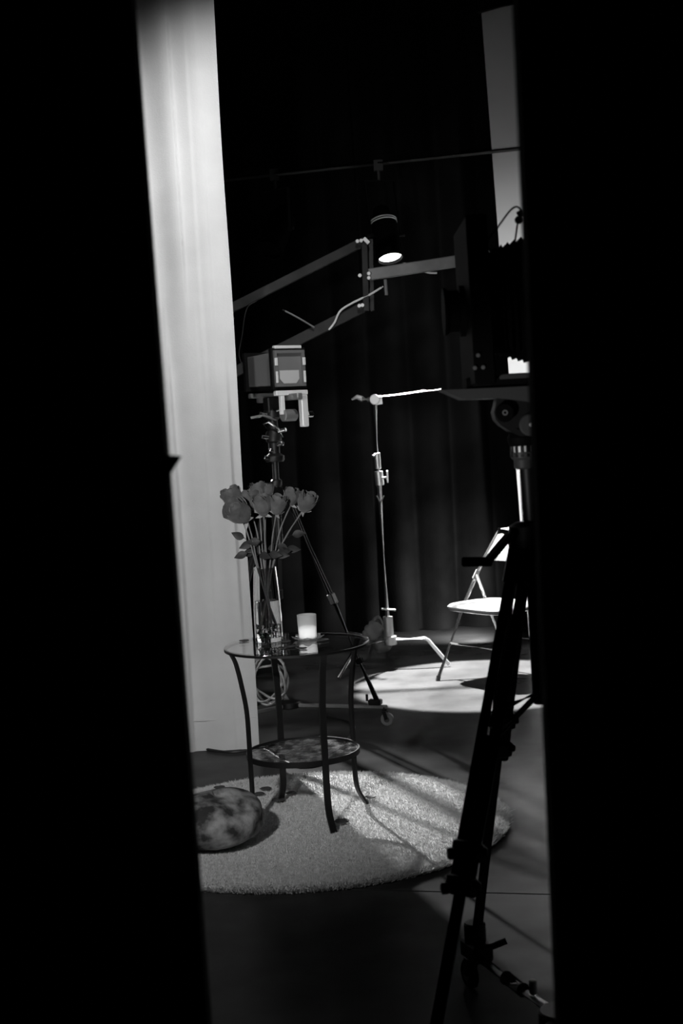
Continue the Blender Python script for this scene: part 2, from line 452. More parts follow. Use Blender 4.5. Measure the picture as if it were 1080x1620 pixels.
for a in angs:
    u = V((math.cos(a), math.sin(a), 0)); side = V((-u.y, u.x, 0))
    prof = smooth_path([c0+u*(TR-.004)+V((0, 0, TZ-.012)), c0+u*(TR-.022)+V((0, 0, TZ-.055)), c0+u*(SR+.02)+V((0, 0, TZ-.15)), c0+u*(SR+.006)+V((0, 0, TZ-.26)),
                        c0+u*(SR+.005)+V((0, 0, SZ)), c0+u*(SR+.005)+V((0, 0, .16)), c0+u*(SR+.014)+V((0, 0, .09)), c0+u*(SR+.05)+V((0, 0, RUGZ-.004))], 6)
    vs = []; fs = []
    for i, p in enumerate(prof):
        d = (prof[min(i+1, len(prof)-1)]-prof[max(i-1, 0)]).normalized(); nn = d.cross(side).normalized()
        for sx, sn in ((1, 1), (-1, 1), (-1, -1), (1, -1)): vs.append(p+side*sx*.0125+nn*sn*.005)
    for i in range(len(prof)-1):
        for k in range(4): fs.append((i*4+k, i*4+(k+1) % 4, i*4+4+(k+1) % 4, i*4+4+k))
    fs += [(3, 2, 1, 0), tuple(len(vs)-4+k for k in range(4))]
    MB().add(vs, fs).build('leg', black_metal, tab, ang=50)

# ================================================================== VASE WITH ROSES
VB = ground(426, 1014, TZ); VB.z = TZ
VH, R0, R1 = 0.302, 0.057, 0.045
vase = thing('glass_vase', VB, 'tall tapered clear glass vase of water on the side table', 'vase')
rr_ = lambda h: R0+(R1-R0)*(h/VH)+0.004*math.sin(math.pi*min(1, h/VH))
outer = [(R0-.004, 0), (R0-.001, .003)]+[(rr_(VH*k/14), max(.006, VH*k/14)) for k in range(0, 15)]
inner = [(rr_(VH*k/14)-.004, max(.018, VH*k/14)) for k in range(14, -1, -1)]
MB().lathe(VB, (0, 0, 1), [(.0001, 0)]+outer+inner+[(.0001, .018)], 48).build('glass_body', vase_glass, vase)
WZ = 0.165
MB().lathe(VB, (0, 0, 1), [(.0001, .019)]+[(rr_(.019+(WZ-.019)*k/8)-.005, .019+(WZ-.019)*k/8) for k in range(9)]+[(.0001, WZ)], 40).build('water', water_mat, vase)
rnd = random.Random(21)
for i in range(26):
    a = rnd.uniform(0, 6.28); q = R0*.78*math.sqrt(rnd.random()); r_ = rnd.uniform(.008, .0115)
    MB().ball(VB+V((q*math.cos(a), q*math.sin(a), .027+.017*(i//9))), r_, 6).build('glass_bead', bead_glass, vase)

roses = [  # px, py, width px, dY, tilt side, label
    (368, 787, 31, .02, 'pale-backed rose leaning furthest left in the vase, uppermost against the white drape'),
    (378, 810, 38, -.04, 'largest rose hanging low at the left front of the bouquet'),
    (396, 791, 29, .03, 'rose tucked behind the big low left bloom in the vase'),
    (408, 777, 26, .06, 'topmost rose at the back left of the bouquet'),
    (415, 799, 29, -.03, 'upright rose bud at the front centre of the bouquet'),
    (422, 776, 22, .07, 'small rose half hidden at the back centre of the bouquet'),
    (439, 798, 28, -.02, 'round rose just right of the front centre bud'),
    (461, 785, 25, .03, 'rose second from the right end of the bouquet'),
    (485, 794, 29, -.01, 'rose at the far right of the bouquet on a long bare stem'),
]
def petal_mesh(R, hgt, wrap, flare, seed):
    """one cupped petal around the z axis, opening outward at its lip"""
    rnd = random.Random(seed); vs = []; fs = []; nu, nv = 6, 5
    for j in range(nv+1):
        v = j/nv
        for i in range(nu+1):
            u = i/nu*2-1
            wdt = wrap*(0.55+0.6*math.sin(math.pi*(0.18+0.62*v)))*(1-0.25*max(0, v-.75)*4*abs(u))
            a = u*wdt
            r = R*(0.30+0.75*math.sin(math.pi*0.5*min(1, v*1.35+.08)))+flare*R*max(0, v-.7)**1.3*2.2*(0.6+0.4*u*u)-0.12*R*max(0, v-.45)
            z = hgt*(v-0.10*u*u*v)+rnd.uniform(-.02, .02)*hgt*v
            vs.append((r*math.cos(a), r*math.sin(a), z))
    for j in range(nv):
        for i in range(nu):
            q = j*(nu+1)+i; fs.append((q, q+1, q+nu+2, q+nu+1))
    return vs, fs
def leaf_pts(base, direction, length, width, seed):
    rnd = random.Random(seed); d = V(direction).normalized(); side = d.cross(V((0.15*math.sin(seed*3), -1, .35*math.cos(seed*2)))).normalized(); nrm = side.cross(d)
    vs = []; fs = []; n = 7
    for i in range(n+1):
        t = i/n; wv_ = width*math.sin(math.pi*t**.8)*(1-.15*t)+0.0006
        c = V(base)+d*length*t-nrm*length*.18*t*t
        vs += [c-side*wv_+nrm*wv_*.25, c, c+side*wv_+nrm*wv_*.25]
    for i in range(n):
        a = i*3; fs += [(a, a+1, a+4, a+3), (a+1, a+2, a+5, a+4)]
    return vs, fs
for ri, (px, py, wpx, dY, label) in enumerate(roses):
    Y = VB.y+dY; P = at(px, py, Y); R = wpx/F*Y*.5
    off = V((P.x-VB.x, P.y-VB.y, 0)); side = off.normalized() if off.length > 1e-4 else V((1, 0, 0))
    neck = VB+V((0, 0, VH))+side*min(R1*.72, off.length*.30)
    foot = VB+V((0, 0, .03))-side*R0*.55+V((-side.y, side.x, 0))*random.uniform(-.02, .02)
    lean = (P-neck).normalized()
    axis = (lean*0.8+V((0, 0, 0.45))+V((random.uniform(-.15, .15), -.12, 0))).normalized()
    if ri == 1: axis = V((-.45, -.55, .55)).normalized()
    if ri == 0: axis = V((-.35, -.15, .9)).normalized()
    if ri == 8: axis = V((.45, -.25, .85)).normalized()
    hgt = R*2.3; base = P-axis*hgt*.5
    t = thing('rose', VB+V((0, 0, .03)), label, 'flower', 'roses in the glass vase')
    t.location = foot
    path = smooth_path([foot, neck, neck+(base-neck)*.5+V((random.uniform(-.008, .008), 0, .012)), base], 7)
    stem = MB().tube(path, [.0032+.0006*math.sin(k) for k in range(len(path))], 7).build('stem', stem_mat, t)
    q = V((0, 0, 1)).rotation_difference(axis); M = q.to_matrix()
    tw = random.uniform(0, 6.28)
    bl = MB(); n0 = 9
    core = [(R*.18, hgt*.05), (R*.62, hgt*.25), (R*.70, hgt*.5), (R*.56, hgt*.78), (R*.30, hgt*.92), (R*.12, hgt*.86)]
    bl.solid((0, 0, 0), (0, 0, 1), core, 14); bl.v = [base+M@v for v in bl.v]
    bloom = bl.build('bloom', rose_mat, t)
    k = 0
    for ring, (cnt, rs, hs, wr_, flr) in enumerate(((3, .80, 1.0, 1.05, .05), (4, .97, .97, .88, .22), (5, 1.08, .86, .72, .45))):
        for c in range(cnt):
            pvv, pff = petal_mesh(R*rs*.92, hgt*hs*random.uniform(.93, 1.04), wr_, flr*random.uniform(.6, 1.4), ri*40+k); k += 1
            rot = Matrix.Rotation(tw+ring*.6+c*6.2832/cnt+random.uniform(-.12, .12), 3, 'Z')
            MB().add([base+M@(rot@V(v)) for v in pvv], pff).build('petal', rose_mat, bloom, ang=80)
    for c in range(5):
        a = tw+c*1.2566; dv = M@V((math.cos(a), math.sin(a), -.25 if c % 2 else .35))
        lv, lf = leaf_pts(base+axis*.002, dv, R*.95, R*.17, c)
        MB().add(lv, lf).build('sepal', sepal_mat, t, ang=80)
    for c in range(2 if ri in (0, 2, 4, 6, 8) else 1):
        tt = (.22, .42)[c] if ri != 8 else (.30, .50)[c]
        bp = neck+(base-neck)*tt+V((0, 0, .008*tt))
        ld = V((random.choice((-1, 1))*random.uniform(.4, 1), random.uniform(-.8, .2), random.uniform(-.1, .5)))
        if ri == 0: ld = V((-1, -.1, .1+.7*c))
        if ri == 8: ld = V((1, -.2, .15 if c == 0 else .5))
        tip = bp+ld.normalized()*.022
        MB().tube([bp, tip], .0014, 5).build('leaf_stalk', stem_mat, t)
        lv, lf = leaf_pts(tip, ld+V((0, 0, -.35)), .056, .017, ri*3+c)
        MB().add(lv, lf).build('leaf', leaf_mat, t, ang=80)

# ================================================================== CANDLE, DISH, PETALS ON THE TABLE
DB = ground(487, 1012, TZ); DB.z = TZ
dish = MB()
n = 40; prof = [(.0001, .001), (.030, .001), (.046, .004), (.060, .012), (.061, .014), (.046, .008), (.030, .005), (.0001, .005)]
vs = []; fs = []
for r_, h_ in prof:
    for k in range(n):
        a = 6.2832*k/n; sc_ = 1+(.10*math.cos(a*8) if r_ > .04 else 0); vs.append(DB+V((r_*sc_*math.cos(a), r_*sc_*math.sin(a), h_+(.004*math.cos(a*8) if r_ > .055 else 0))))
for i in range(len(prof)-1):
    for k in range(n): fs.append((i*n+k, i*n+(k+1) % n, (i+1)*n+(k+1) % n, (i+1)*n+k))
dish.add(vs, fs)
tag(dish.build('crystal_dish', crystal, origin=DB, ang=25), 'scalloped crystal dish under the candle glass on the side table', 'dish')
CB = DB+V((0, 0, .0055))
cand = thing('candle', CB+V((0, 0, .006)), 'white candle burned low inside the frosted glass', 'candle')
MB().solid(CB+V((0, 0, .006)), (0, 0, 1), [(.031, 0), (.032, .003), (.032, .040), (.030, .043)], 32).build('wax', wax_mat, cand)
MB().tube([CB+V((0, 0, .049)), CB+V((.001, 0, .058))], .0012, 6).build('wick', matte_black, cand)
hg = MB().lathe(CB, (0, 0, 1), [(.0001, 0), (.032, 0), (.0355, .003), (.0375, .050), (.039, .096), (.0375, .097), (.0360, .05), (.0335, .0055), (.0001, .0055)], 40).build('candle_glass', frosted, origin=CB)
tag(hg, 'frosted tumbler candle holder standing on the crystal dish', 'candle holder')
# fallen petals share one cupped mesh
pm = MB(); vs = []; fs = []
for j in range(5):
    for i in range(7):
        a = i/6*2-1; t = j/4
        x = a*.5*math.sin(math.pi*(.15+.7*t)); y = t-.5
        vs.append((x, y, .02+.35*x*x+.18*(t-.5)**2))
for j in range(4):
    for i in range(6):
        q = j*7+i; fs.append((q, q+1, q+8, q+7))
n = len(vs); vs2 = vs+[(x*.96, y*.96, z+.05) for x, y, z in vs]
fs2 = fs+[tuple(reversed([i+n for i in f])) for f in fs]
edge = list(range(0, 7))+[13, 20, 27, 34]+[33, 32, 31, 30, 29, 28]+[21, 14, 7]
for i in range(len(edge)):
    a, b = edge[i], edge[(i+1) % len(edge)]; fs2.append((a, b, b+n, a+n))
pm.add(vs2, fs2); proto = None
def put_petal(px, py, z, size, rz, label, group, flip=0.0):
    global proto
    p = ground(px, py, z)
    if proto is None:
        o = pm.build('rose_petal', fallen_mat, ang=80); proto = o
    else:
        o = proto.copy(); C.objects.link(o)
    o.location = (p.x, p.y, z); o.scale = (size, size, size); o.rotation_euler = (flip, 0, rz)
    for k in ('group',):
        o[k] = group
    o['label'] = label; o['category'] = 'petal'
G1, G2 = 'fallen petals on the table top', 'fallen petals on the rug'
put_petal(386, 1015, TZ, .042, .6, 'dark rose petal lying alone near the left rim of the glass table top', G1)
for px, py, s, rz, lab in ((452, 1016, .040, 1.0, 'dark petal on the glass between vase and candle, furthest back'), (460, 1024, .045, 2.2, 'dark petal on the glass in front of the candle dish, left one'),
                           (447, 1026, .038, .2, 'dark petal on the glass touching the foot of the vase at right'), (478, 1027, .040, 3.0, 'dark petal at the front rim below the candle'),
                           (510, 1014, .050, 1.8, 'dark petal on the glass just right of the candle dish')):
    put_petal(px, py, TZ, s, rz, lab, G1)
for px, py, s, rz, lab in ((347, 1247, .050, .3, 'petal on the rug just behind the mottled stone'), (420, 1249, .048, 1.2, 'upper of two petals left of the back table leg'), (410, 1257, .045, 2.0, 'lower of two petals left of the back table leg'),
                           (460, 1256, .045, .9, 'petal on the rug right of the back table leg'), (440, 1267, .055, 1.5, 'petal under the foot of the back table leg'), (541, 1301, .060, .1, 'petal on the rug right of the front table leg'),
                           (586, 1262, .045, .5, 'petal on the rug beside the right table leg'), (703, 1333, .022, .5, 'tiny dark petal near the right front rim of the rug')):
    put_petal(px, py, RUGZ+.004, s, rz, lab, G2)

# ================================================================== MOTTLED STONE ON THE RUG
SC = ground(340, 1297, 0.125); SC.z = RUGZ
vs = []; fs = []; nu, nv = 48, 26
for j in range(nv+1):
    th = math.pi*j/nv
    for i in range(nu):
        ph = 6.2832*i/nu
        x, y, z = math.sin(th)*math.cos(ph), math.sin(th)*math.sin(ph), math.cos(th)
        def sp(t, e): return math.copysign(abs(t)**e, t)
        k = 1+.05*math.sin(3*ph+1)+.03*math.sin(5*ph+th*3)+.025*math.sin(7*th+2*ph)
        zz = sp(z, .85); 
        vs.append(SC+V((sp(x, .92)*.180*k, sp(y, .92)*.20*k, .004+.098*(1+zz)*(1+.05*math.sin(2*ph)))))
for j in range(nv):
    for i in range(nu):
        i2 = (i+1) % nu; fs.append((j*nu+i, j*nu+i2, (j+1)*nu+i2, (j+1)*nu+i))
st = MB().add(vs, fs).build('stone', stone_mat, origin=SC, ang=80)
tag(st, 'smooth mottled grey boulder resting on the left of the rug', 'stone')

# ================================================================== PARTS USED BY SEVERAL STANDS
def caster(root, p, r=.035, d=V((1, 0, 0)), m_wheel=grey_metal):
    """fork and wheel under p; wheel centre at height r"""
    ax = V((-d.y, d.x, 0)); c = V((p.x, p.y, r))+d*.012
    f = MB().cyl((p.x, p.y, 2*r+.004), (p.x, p.y, 2*r+.03), .012, 10)
    for s in (-1, 1): f.bar(V((p.x, p.y, 2*r+.006))+ax*.015*s, c+ax*.015*s, .02, .004, d)
    f.bar(V((p.x, p.y, 2*r+.006))-ax*.017, V((p.x, p.y, 2*r+.006))+ax*.017, .022, .006, d)
    fo = f.build('caster', black_metal, root)
    MB().solid(c-ax*.010, ax, [(r-.004, 0), (r, .003), (r, .017), (r-.004, .020)], 20).build('wheel', m_wheel, fo)
    MB().cyl(c-ax*.0125, c+ax*.0125, r*.45, 14).build('wheel_hub', chrome, fo)

# ================================================================== SMALL MONORAIL CAMERA ON TRIPOD DOLLY (back left)
MY = 7.4
apex = at(438, 778, MY); AX = V((apex.x, MY, 0))
trp = thing('tripod', AX, 'dark tripod on a wheeled dolly behind the rose vase', 'tripod')
az = apex.z
MB().solid(V((AX.x, MY, az-.05)), (0, 0, 1), [(.035, 0), (.055, .01), (.055, .045), (.04, .06), (.028, .075)], 20).build('crown', matte_black, trp)
MB().cyl((AX.x, MY, az-.32), (AX.x, MY, az+.16), .017, 14).build('centre_column', black_metal, trp)
MB().solid(V((AX.x, MY, az+.03)), (0, 0, 1), [(.026, 0), (.030, .006), (.030, .03), (.024, .036)], 18).build('column_collar', black_metal, trp)
kn = MB().cyl((AX.x-.03, MY-.02, az+.045), (AX.x-.075, MY-.045, az+.045), .007, 8); kn.ball((AX.x-.08, MY-.048, az+.045), .014, 8)
kn.build('column_knob', black_metal, trp)
foot1 = ground(598, 1118, .10); rad = foot1-V((AX.x, MY, .10)); rad.z = 0
rl = rad.length; a0 = math.atan2(rad.y, rad.x)
for k in range(3):
    a = a0+k*2.0944; u = V((math.cos(a), math.sin(a), 0)); side = V((-u.y, u.x, 0))
    top_ = V((AX.x, MY, az-.015))+u*.055; bot = V((AX.x, MY, .12))+u*rl
    mid = top_+(bot-top_)*.50; low = top_+(bot-top_)*.80
    lg = MB()
    for s in (-1, 1): lg.tube([top_+side*.015*s, mid+side*.015*s], .0115, 8)
    lg.bar(mid-(bot-top_)*.02, mid+(bot-top_)*.03, .055, .03, side, .004)
    lo = lg.build('leg', black_metal, trp)
    MB().tube([mid, bot], .0145, 10).build('lower_section', black_metal, lo)
    MB().bar(low-(bot-top_)*.012, low+(bot-top_)*.012, .035, .034, side, .004).build('leg_clamp', matte_black, lo)
doll = thing('tripod_dolly', AX, 'three armed wheeled dolly under the back left tripod', 'dolly')
MB().solid(V((AX.x, MY, .085)), (0, 0, 1), [(.05, 0), (.055, .005), (.055, .03), (.05, .035)], 20).build('hub', black_metal, doll)
for k in range(3):
    a = a0+k*2.0944; u = V((math.cos(a), math.sin(a), 0)); side = V((-u.y, u.x, 0))
    ar = MB().bar(V((AX.x, MY, .10))+u*.04, V((AX.x, MY, .10))+u*(rl+.05), .022, .018, side, .003)
    ao = ar.build('dolly_arm', arm_pale, doll)
    cl = MB().bar(V((AX.x, MY, .125))+u*(rl-.05), V((AX.x, MY, .125))+u*(rl+.02), .04, .028, side, .004)
    cl.cyl(V((AX.x, MY, .13))+u*(rl-.06), V((AX.x, MY, .165))+u*(rl-.06), .007, 8)
    cl.build('foot_clamp', black_metal, ao)
    caster(doll, V((AX.x, MY, 0))+u*(rl+.035), .035, u)

cm = thing('view_camera', V((AX.x, MY, az+.16)), 'small silver and black monorail view camera on the back left tripod', 'camera')
yaw = math.radians(36)
cn = V((math.sin(yaw), -math.cos(yaw), 0)); cs = V((math.cos(yaw), math.sin(yaw), 0)); cu = V((0, 0, 1))   # back normal, sideways, up
sc0 = at(455, 583, MY-.06)                                     # middle of the rear standard
def fr_(name, c, w_, h_, t_, b_, m_, root):
    m = MB()
    m.box(c+cu*(h_-b_)/2, cs*w_/2, cn*t_/2, cu*b_/2); m.box(c-cu*(h_-b_)/2, cs*w_/2, cn*t_/2, cu*b_/2)
    for s in (-1, 1): m.box(c+cs*(w_-b_)/2*s, cs*b_/2, cn*t_/2, cu*(h_/2-b_))
    return m.build(name, m_, root)
rear = fr_('rear_standard', sc0, .215, .215, .022, .022, black_metal, cm)
fr_('back_frame', sc0+cn*.018, .190, .190, .014, .016, grey_metal, rear)
MB().box(sc0+cn*.006, cs*.085, cn*.003, cu*.085).build('ground_glass', ground_glass, rear)
pl = [sc0+cn*.012+cs*x+cu*y for x, y in ((-.062, -.010), (.060, -.010), (.060, -.055), (.040, -.078), (-.040, -.078), (-.062, -.055))]
MB().prism(pl, cn*.003).build('focus_mask', pale_card, rear, smooth=False)['label'] = 'pale lower patch of the focusing screen'
for s in (-1, 1):
    MB().box(sc0+cn*.026+cs*.088*s+cu*.035, cs*.008, cn*.004, cu*.020, .001).build('back_clip', light_metal, rear)
    MB().box(sc0+cn*.026+cs*.088*s-cu*.045, cs*.006, cn*.004, cu*.030, .001).build('back_clip', light_metal, rear)
MB().box(sc0+cu*.112+cn*.004, cs*.085, cn*.012, cu*.008, .002).build('top_bar', light_metal, rear)
fc = sc0-cn*.27
front = fr_('front_standard', fc, .200, .205, .020, .022, black_metal, cm)
MB().box(fc, cs*.08, cn*.004, cu*.08).build('lens_board', black_metal, front)
MB().solid(fc-cn*.004, -cn, [(.04, 0), (.04, .02), (.032, .024), (.032, .05), (.028, .05)], 24).build('lens', black_metal, front)
# bellows: pleated square tube between the standards
bv = []; bf = []; npl = 18
for i in range(npl*2+1):
    t = i/(npl*2); c = sc0-cn*.012+(fc-sc0+cn*.022)*t; hw = (.088-.008*t)-(.009 if i % 2 else 0)
    for a, b in ((1, 1), (-1, 1), (-1, -1), (1, -1)): bv.append(c+cs*hw*a+cu*hw*b)
for i in range(npl*2):
    for k in range(4): bf.append((i*4+k, i*4+(k+1) % 4, i*4+4+(k+1) % 4, i*4+4+k))
MB().add(bv, bf).build('bellows', dark_grey, cm, smooth=False)
rail = MB().bar(sc0-cu*.150+cn*.10, fc-cu*.150-cn*.03, .034, .034, cs, .005); rail.build('rail', grey_metal, cm)
MB().box(sc0-cu*.128+cs*.01, cs*.10, cn*.016, cu*.013, .003).build('standard_bracket', light_metal, cm)
MB().box(fc-cu*.128, cs*.075, cn*.016, cu*.013, .003).build('standard_bracket', grey_metal, cm)
MB().box(sc0-cu*.225+cs*.085+cn*.0, cs*.020, cn*.018, cu*.085, .004).build('side_upright', light_metal, cm)
MB().cyl(sc0-cu*.245+cs*.03, sc0-cu*.245-cs*.05, .032, 18, .004).build('rail_clamp', grey_metal, cm)
MB().cyl(sc0-cu*.245+cs*.105, sc0-cu*.245+cs*.14, .018, 14, .003).build('knob', chrome, cm)
bb = V((AX.x, MY, az+.16))
MB().solid(bb, (0, 0, 1), [(.045, 0), (.052, .01), (.052, .03), (.030, .045), (.030, .10), (.042, .11), (.042, .15), (.03, .17), (.026, .20), (.026, .22), (.046, .235), (.046, .27), (.034, .285), (.034, .325)], 22).build('tilt_head', black_metal, cm)
for dx, dz, r_ in ((-.045, .02, .012), (.04, .09, .013), (-.05, .13, .011), (.055, .16, .012), (-.055, .25, .013), (.05, .27, .010), (-.02, .06, .009)):
    MB().cyl(bb+V((dx*.5, -.03, dz)), bb+V((dx*1.25, -.05, dz+.008)), r_, 12, .003).build('head_knob', chrome, cm)
MB().abox(bb+V((0, -.005, .30)), .075, .06, .09, .6, .006).build('rail_mount', black_metal, cm)
MB().tube([bb+V((-.02, -.02, .16)), bb+V((-.05, -.03, .205)), bb+V((-.02, -.05, .21)), bb+V((.03, -.05, .175)), bb+V((.05, -.02, .13))], .006, 8).build('head_lever', chrome, cm)
MB().cyl(at(396, 661, MY-.08), at(416, 657, MY-.08), .009, 10, .002).build('pan_handle', chrome, cm)
MB().cyl(at(416, 657, MY-.08), at(436, 664, MY-.02), .007, 10).build('handle_shaft', grey_metal, cm)
MB().box(sc0-cu*.19-cs*.05, cs*.012, cn*.012, cu*.05, .002).build('post', light_metal, cm)
cab = smooth_path([at(406, 476, MY+.15), at(393, 484, MY+.05), at(387, 500, MY), at(383, 530, MY), at(378, 560, MY), at(384, 580, MY-.02)], 6)
tag(MB().tube(cab, .0028, 6).build('cable', cable_mat, origin=cab[0]), 'thin cable looping down to the left of the small silver camera', 'cable')

# coil of pale cable hung on the dolly
cc = at(424, 1076, 7.15); cpts = []
for i in range(150):
    a = i*.21; q = .085+.018*math.sin(i*.37)
    cpts.append(cc+V((q*math.cos(a)*1.0, .03*math.sin(i*.5)+.02*math.sin(a), q*math.sin(a)*1.25+.01*math.sin(i*.11))))
zmin = min(p.z for p in cpts)-.006
tag(MB().tube([p-V((0, 0, zmin-.002)) if zmin > 1e9 else p for p in cpts], .006, 7).build('coiled_cable', pale_cable, origin=cc), 'loosely coiled pale glossy cable hanging on the tripod dolly behind the table', 'cable')
fpts = smooth_path([ground(300, 1180, .008), ground(360, 1190, .008), ground(415, 1186, .008), ground(440, 1199, .008), ground(474, 1212, .008), ground(520, 1200, .008), ground(560, 1150, .008), V((AX.x+.2, MY+.1, .008))], 8)
tag(MB().tube(fpts, .007, 8).build('floor_cable', cable_mat, origin=fpts[0]), 'black cable lying on the dark floor between white drape and rug', 'cable')

# ================================================================== PARALLEL ARM BOOM STAND (behind the small camera)
BY = 8.0
bs = at(345, 560, BY); BX = V((bs.x, BY, 0))
boom = thing('boom_stand', BX, 'grey parallel arm boom reaching over the small camera to the right', 'boom stand')
zt_ = at(345, 500, BY).z
MB().tube([V((BX.x, BY, .04)), V((BX.x, BY, zt_+.1))], .032, 14).build('column', black_metal, boom)
MB().solid(V((BX.x, BY, 0)), (0, 0, 1), [(.125, 0), (.13, .01), (.125, .05), (.06, .08), (.045, .14)], 28).build('base', black_metal, boom)
u1, u0 = at(572, 384, BY), at(345, 498, BY)
l1, l0 = at(574, 486, BY), at(345, 602, BY)
sd = V((0, 0, 1))
MB().bar(u0, u1, .052, .035, sd, .003).build('upper_arm', arm_shaded, boom)
MB().bar(l0, l1, .060, .035, sd, .003).build('lower_arm', arm_shaded, boom)
MB().bar(at(576, 376, BY-.03), at(579, 492, BY-.03), .034, .030, V((1, 0, 0)), .003).build('end_link', arm_shaded, boom)
MB().bar(at(586, 378, BY+.02), at(588, 492, BY+.02), .030, .030, V((1, 0, 0)), .003).build('end_link', black_metal, boom)
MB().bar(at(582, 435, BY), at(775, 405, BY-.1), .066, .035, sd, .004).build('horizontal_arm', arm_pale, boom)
for px, py in ((571, 381), (573, 483), (569, 436), (583, 433), (583, 440), (565, 382), (568, 484)):
    c = at(px, py, BY-.05); MB().cyl(c, c+V((0, -.014, 0)), .011, 8, .002).build('bolt', light_metal, boom)
MB().bar(at(575, 377, BY-.05), at(583, 385, BY-.05), .03, .02).build('end_block', light_metal, boom)
MB().cyl(at(609, 442, BY-.01), at(611, 467, BY-.01), .010, 10, .002).build('drop_pin', grey_metal, boom)
MB().tube(smooth_path([at(636, 417, BY-.03), at(648, 418, BY-.03), at(660, 424, BY-.03), at(676, 431, BY-.03), at(691, 432, BY-.03)], 6), .006, 6).build('cable_run', light_metal, boom)
MB().tube(smooth_path([at(606, 453, BY-.04), at(585, 466, BY-.04), at(572, 472, BY-.04), at(556, 480, BY-.04), at(538, 492, BY-.04), at(529, 510, BY-.04), at(520, 522, BY-.04)], 6), .006, 6).build('cable_run', light_metal, boom)
MB().tube(smooth_path([at(447, 490, BY-.04), at(470, 502, BY-.04), at(497, 518, BY-.04)], 6), .005, 6).build('cable_run', grey_metal, boom)

# ================================================================== C-STAND
CY = 8.9
cb = at(615, 1012, CY); CX = V((cb.x, CY, 0))
cst = thing('light_stand', CX, 'chrome turtle base light stand with a short horizontal grip arm', 'light stand')
t1 = at(593, 640, CY); j1 = at(599, 758, CY); j2 = at(602, 790, CY)
MB().tube([cb+V((0, 0, .02)), j1], .0175, 12).build('column', satin_chrome, cst)
MB().tube([j1, t1], .0125, 12).build('riser', satin_chrome, cst)
MB().cyl(at(601, 768, CY), at(598.5, 745, CY), .027, 16, .003).build('collar', satin_chrome, cst)
MB().cyl(at(598, 742, CY), at(596, 716, CY), .020, 16, .003).build('sleeve', satin_chrome, cst)
tk = MB().cyl(at(604, 756, CY-.01), at(611, 755, CY-.03), .006, 8); tk.bar(at(612, 744, CY-.03), at(613, 764, CY-.03), .013, .010, V((1, 0, 0)), .003); tk.build('tightening_key', satin_chrome, cst)
MB().cyl(at(594, 719, CY-.01), at(590, 722, CY-.03), .008, 8).build('tightening_key', satin_chrome, cst)
MB().bar(at(596, 784, CY-.03), at(602, 795, CY-.03), .010, .008).build('clip', white_vinyl, cst)
MB().bar(at(607, 784, CY-.03), at(602, 795, CY-.03), .010, .008).build('clip', white_vinyl, cst)
# grip head, arm
gh = at(592, 632, CY-.02)
MB().cyl(gh+V((0, -.03, 0)), gh+V((0, .03, 0)), .034, 18, .004).build('grip_head', satin_chrome, cst)
MB().bar(at(598, 625, CY-.02), at(600, 640, CY-.02), .03, .04).build('grip_jaw', satin_chrome, cst)
MB().tube([at(583, 632, CY-.05), at(572, 631, CY-.06), at(564, 628, CY-.06), at(556, 632, CY-.06)], [.016, .020, .015, .006], 8).build('grip_handle', satin_chrome, cst)
MB().tube([at(585, 630, CY-.03), at(672, 619, CY-.03)], .0115, 10).build('grip_arm', chrome, cst)
MB().tube([at(672, 619, CY-.03), at(697, 616, CY-.03)], .0065, 10).build('arm_pin', chrome, cst)
# base hub and three turtle legs
MB().cyl(at(613, 975, CY), at(616, 1018, CY), .032, 18, .004).build('base_sleeve', satin_chrome, cst)
MB().cyl(at(617, 1006, CY), at(618, 1020, CY), .042, 18, .004).build('base_hub', satin_chrome, cst)
MB().bar(at(603, 963, CY-.02), at(626, 965, CY-.02), .014, .012, None, .002).build('base_key', satin_chrome, cst)
hz = at(617, 1012, CY).z
def cleg(dirx, length, m_):
    u = V(dirx).normalized(); o = V((at(617, 1012, CY).x, CY, hz))
    pts = [o+u*.03, o+u*length*.60, o+u*length*.66+V((0, 0, -.012)), o+u*length]
    pts[3].z = .016
    return MB().tube(pts, .0125, 10).build('leg', m_, cst)
cleg((1, -.12, 0), .37, satin_chrome)
cleg((-.75, -.66, 0), .46, chrome)
cleg((-.3, .95, 0), .46, chrome)
# sandbag hung over the base
bagc = at(596, 1000, CY+.12)
bag = thing('sandbag', V((bagc.x, bagc.y, 0)), 'grey canvas sandbag slung over the light stand base', 'sandbag')
def pouch(c, w_, h_, t_, rot, name):
    vs = []; fs = []; n, mrow = 20, 12
    R3 = Matrix.Rotation(rot, 3, 'Y')
    for j in range(mrow+1):
        v = j/mrow*2-1
        for i in range(n):
            a = 6.2832*i/n; k = math.sqrt(max(0, 1-abs(v)**3.2)); q = V((math.copysign(abs(math.cos(a))**.6, math.cos(a))*w_*(.35+.65*k), math.sin(a)*t_*k, v*h_))
            q += V((.006*math.sin(v*9+a*2), .006*math.sin(v*7+a*3), 0)); vs.append(c+R3@q)
    for j in range(mrow):
        for i in range(n): fs.append((j*n+i, j*n+(i+1) % n, (j+1)*n+(i+1) % n, (j+1)*n+i))
    fs += [tuple(range(n-1, -1, -1)), tuple(mrow*n+i for i in range(n))]
    return MB().add(vs, fs).build(name, bag_mat, bag, ang=60)
pouch(at(590, 998, CY+.10), .055, .065, .035, .75, 'pouch')
pouch(at(604, 1015, CY+.16), .06, .075, .04, -.2, 'pouch')
MB().tube(smooth_path([at(588, 985, CY+.10), at(598, 976, CY+.13), at(606, 990, CY+.16)], 6), .010, 6).build('strap', bag_mat, bag)

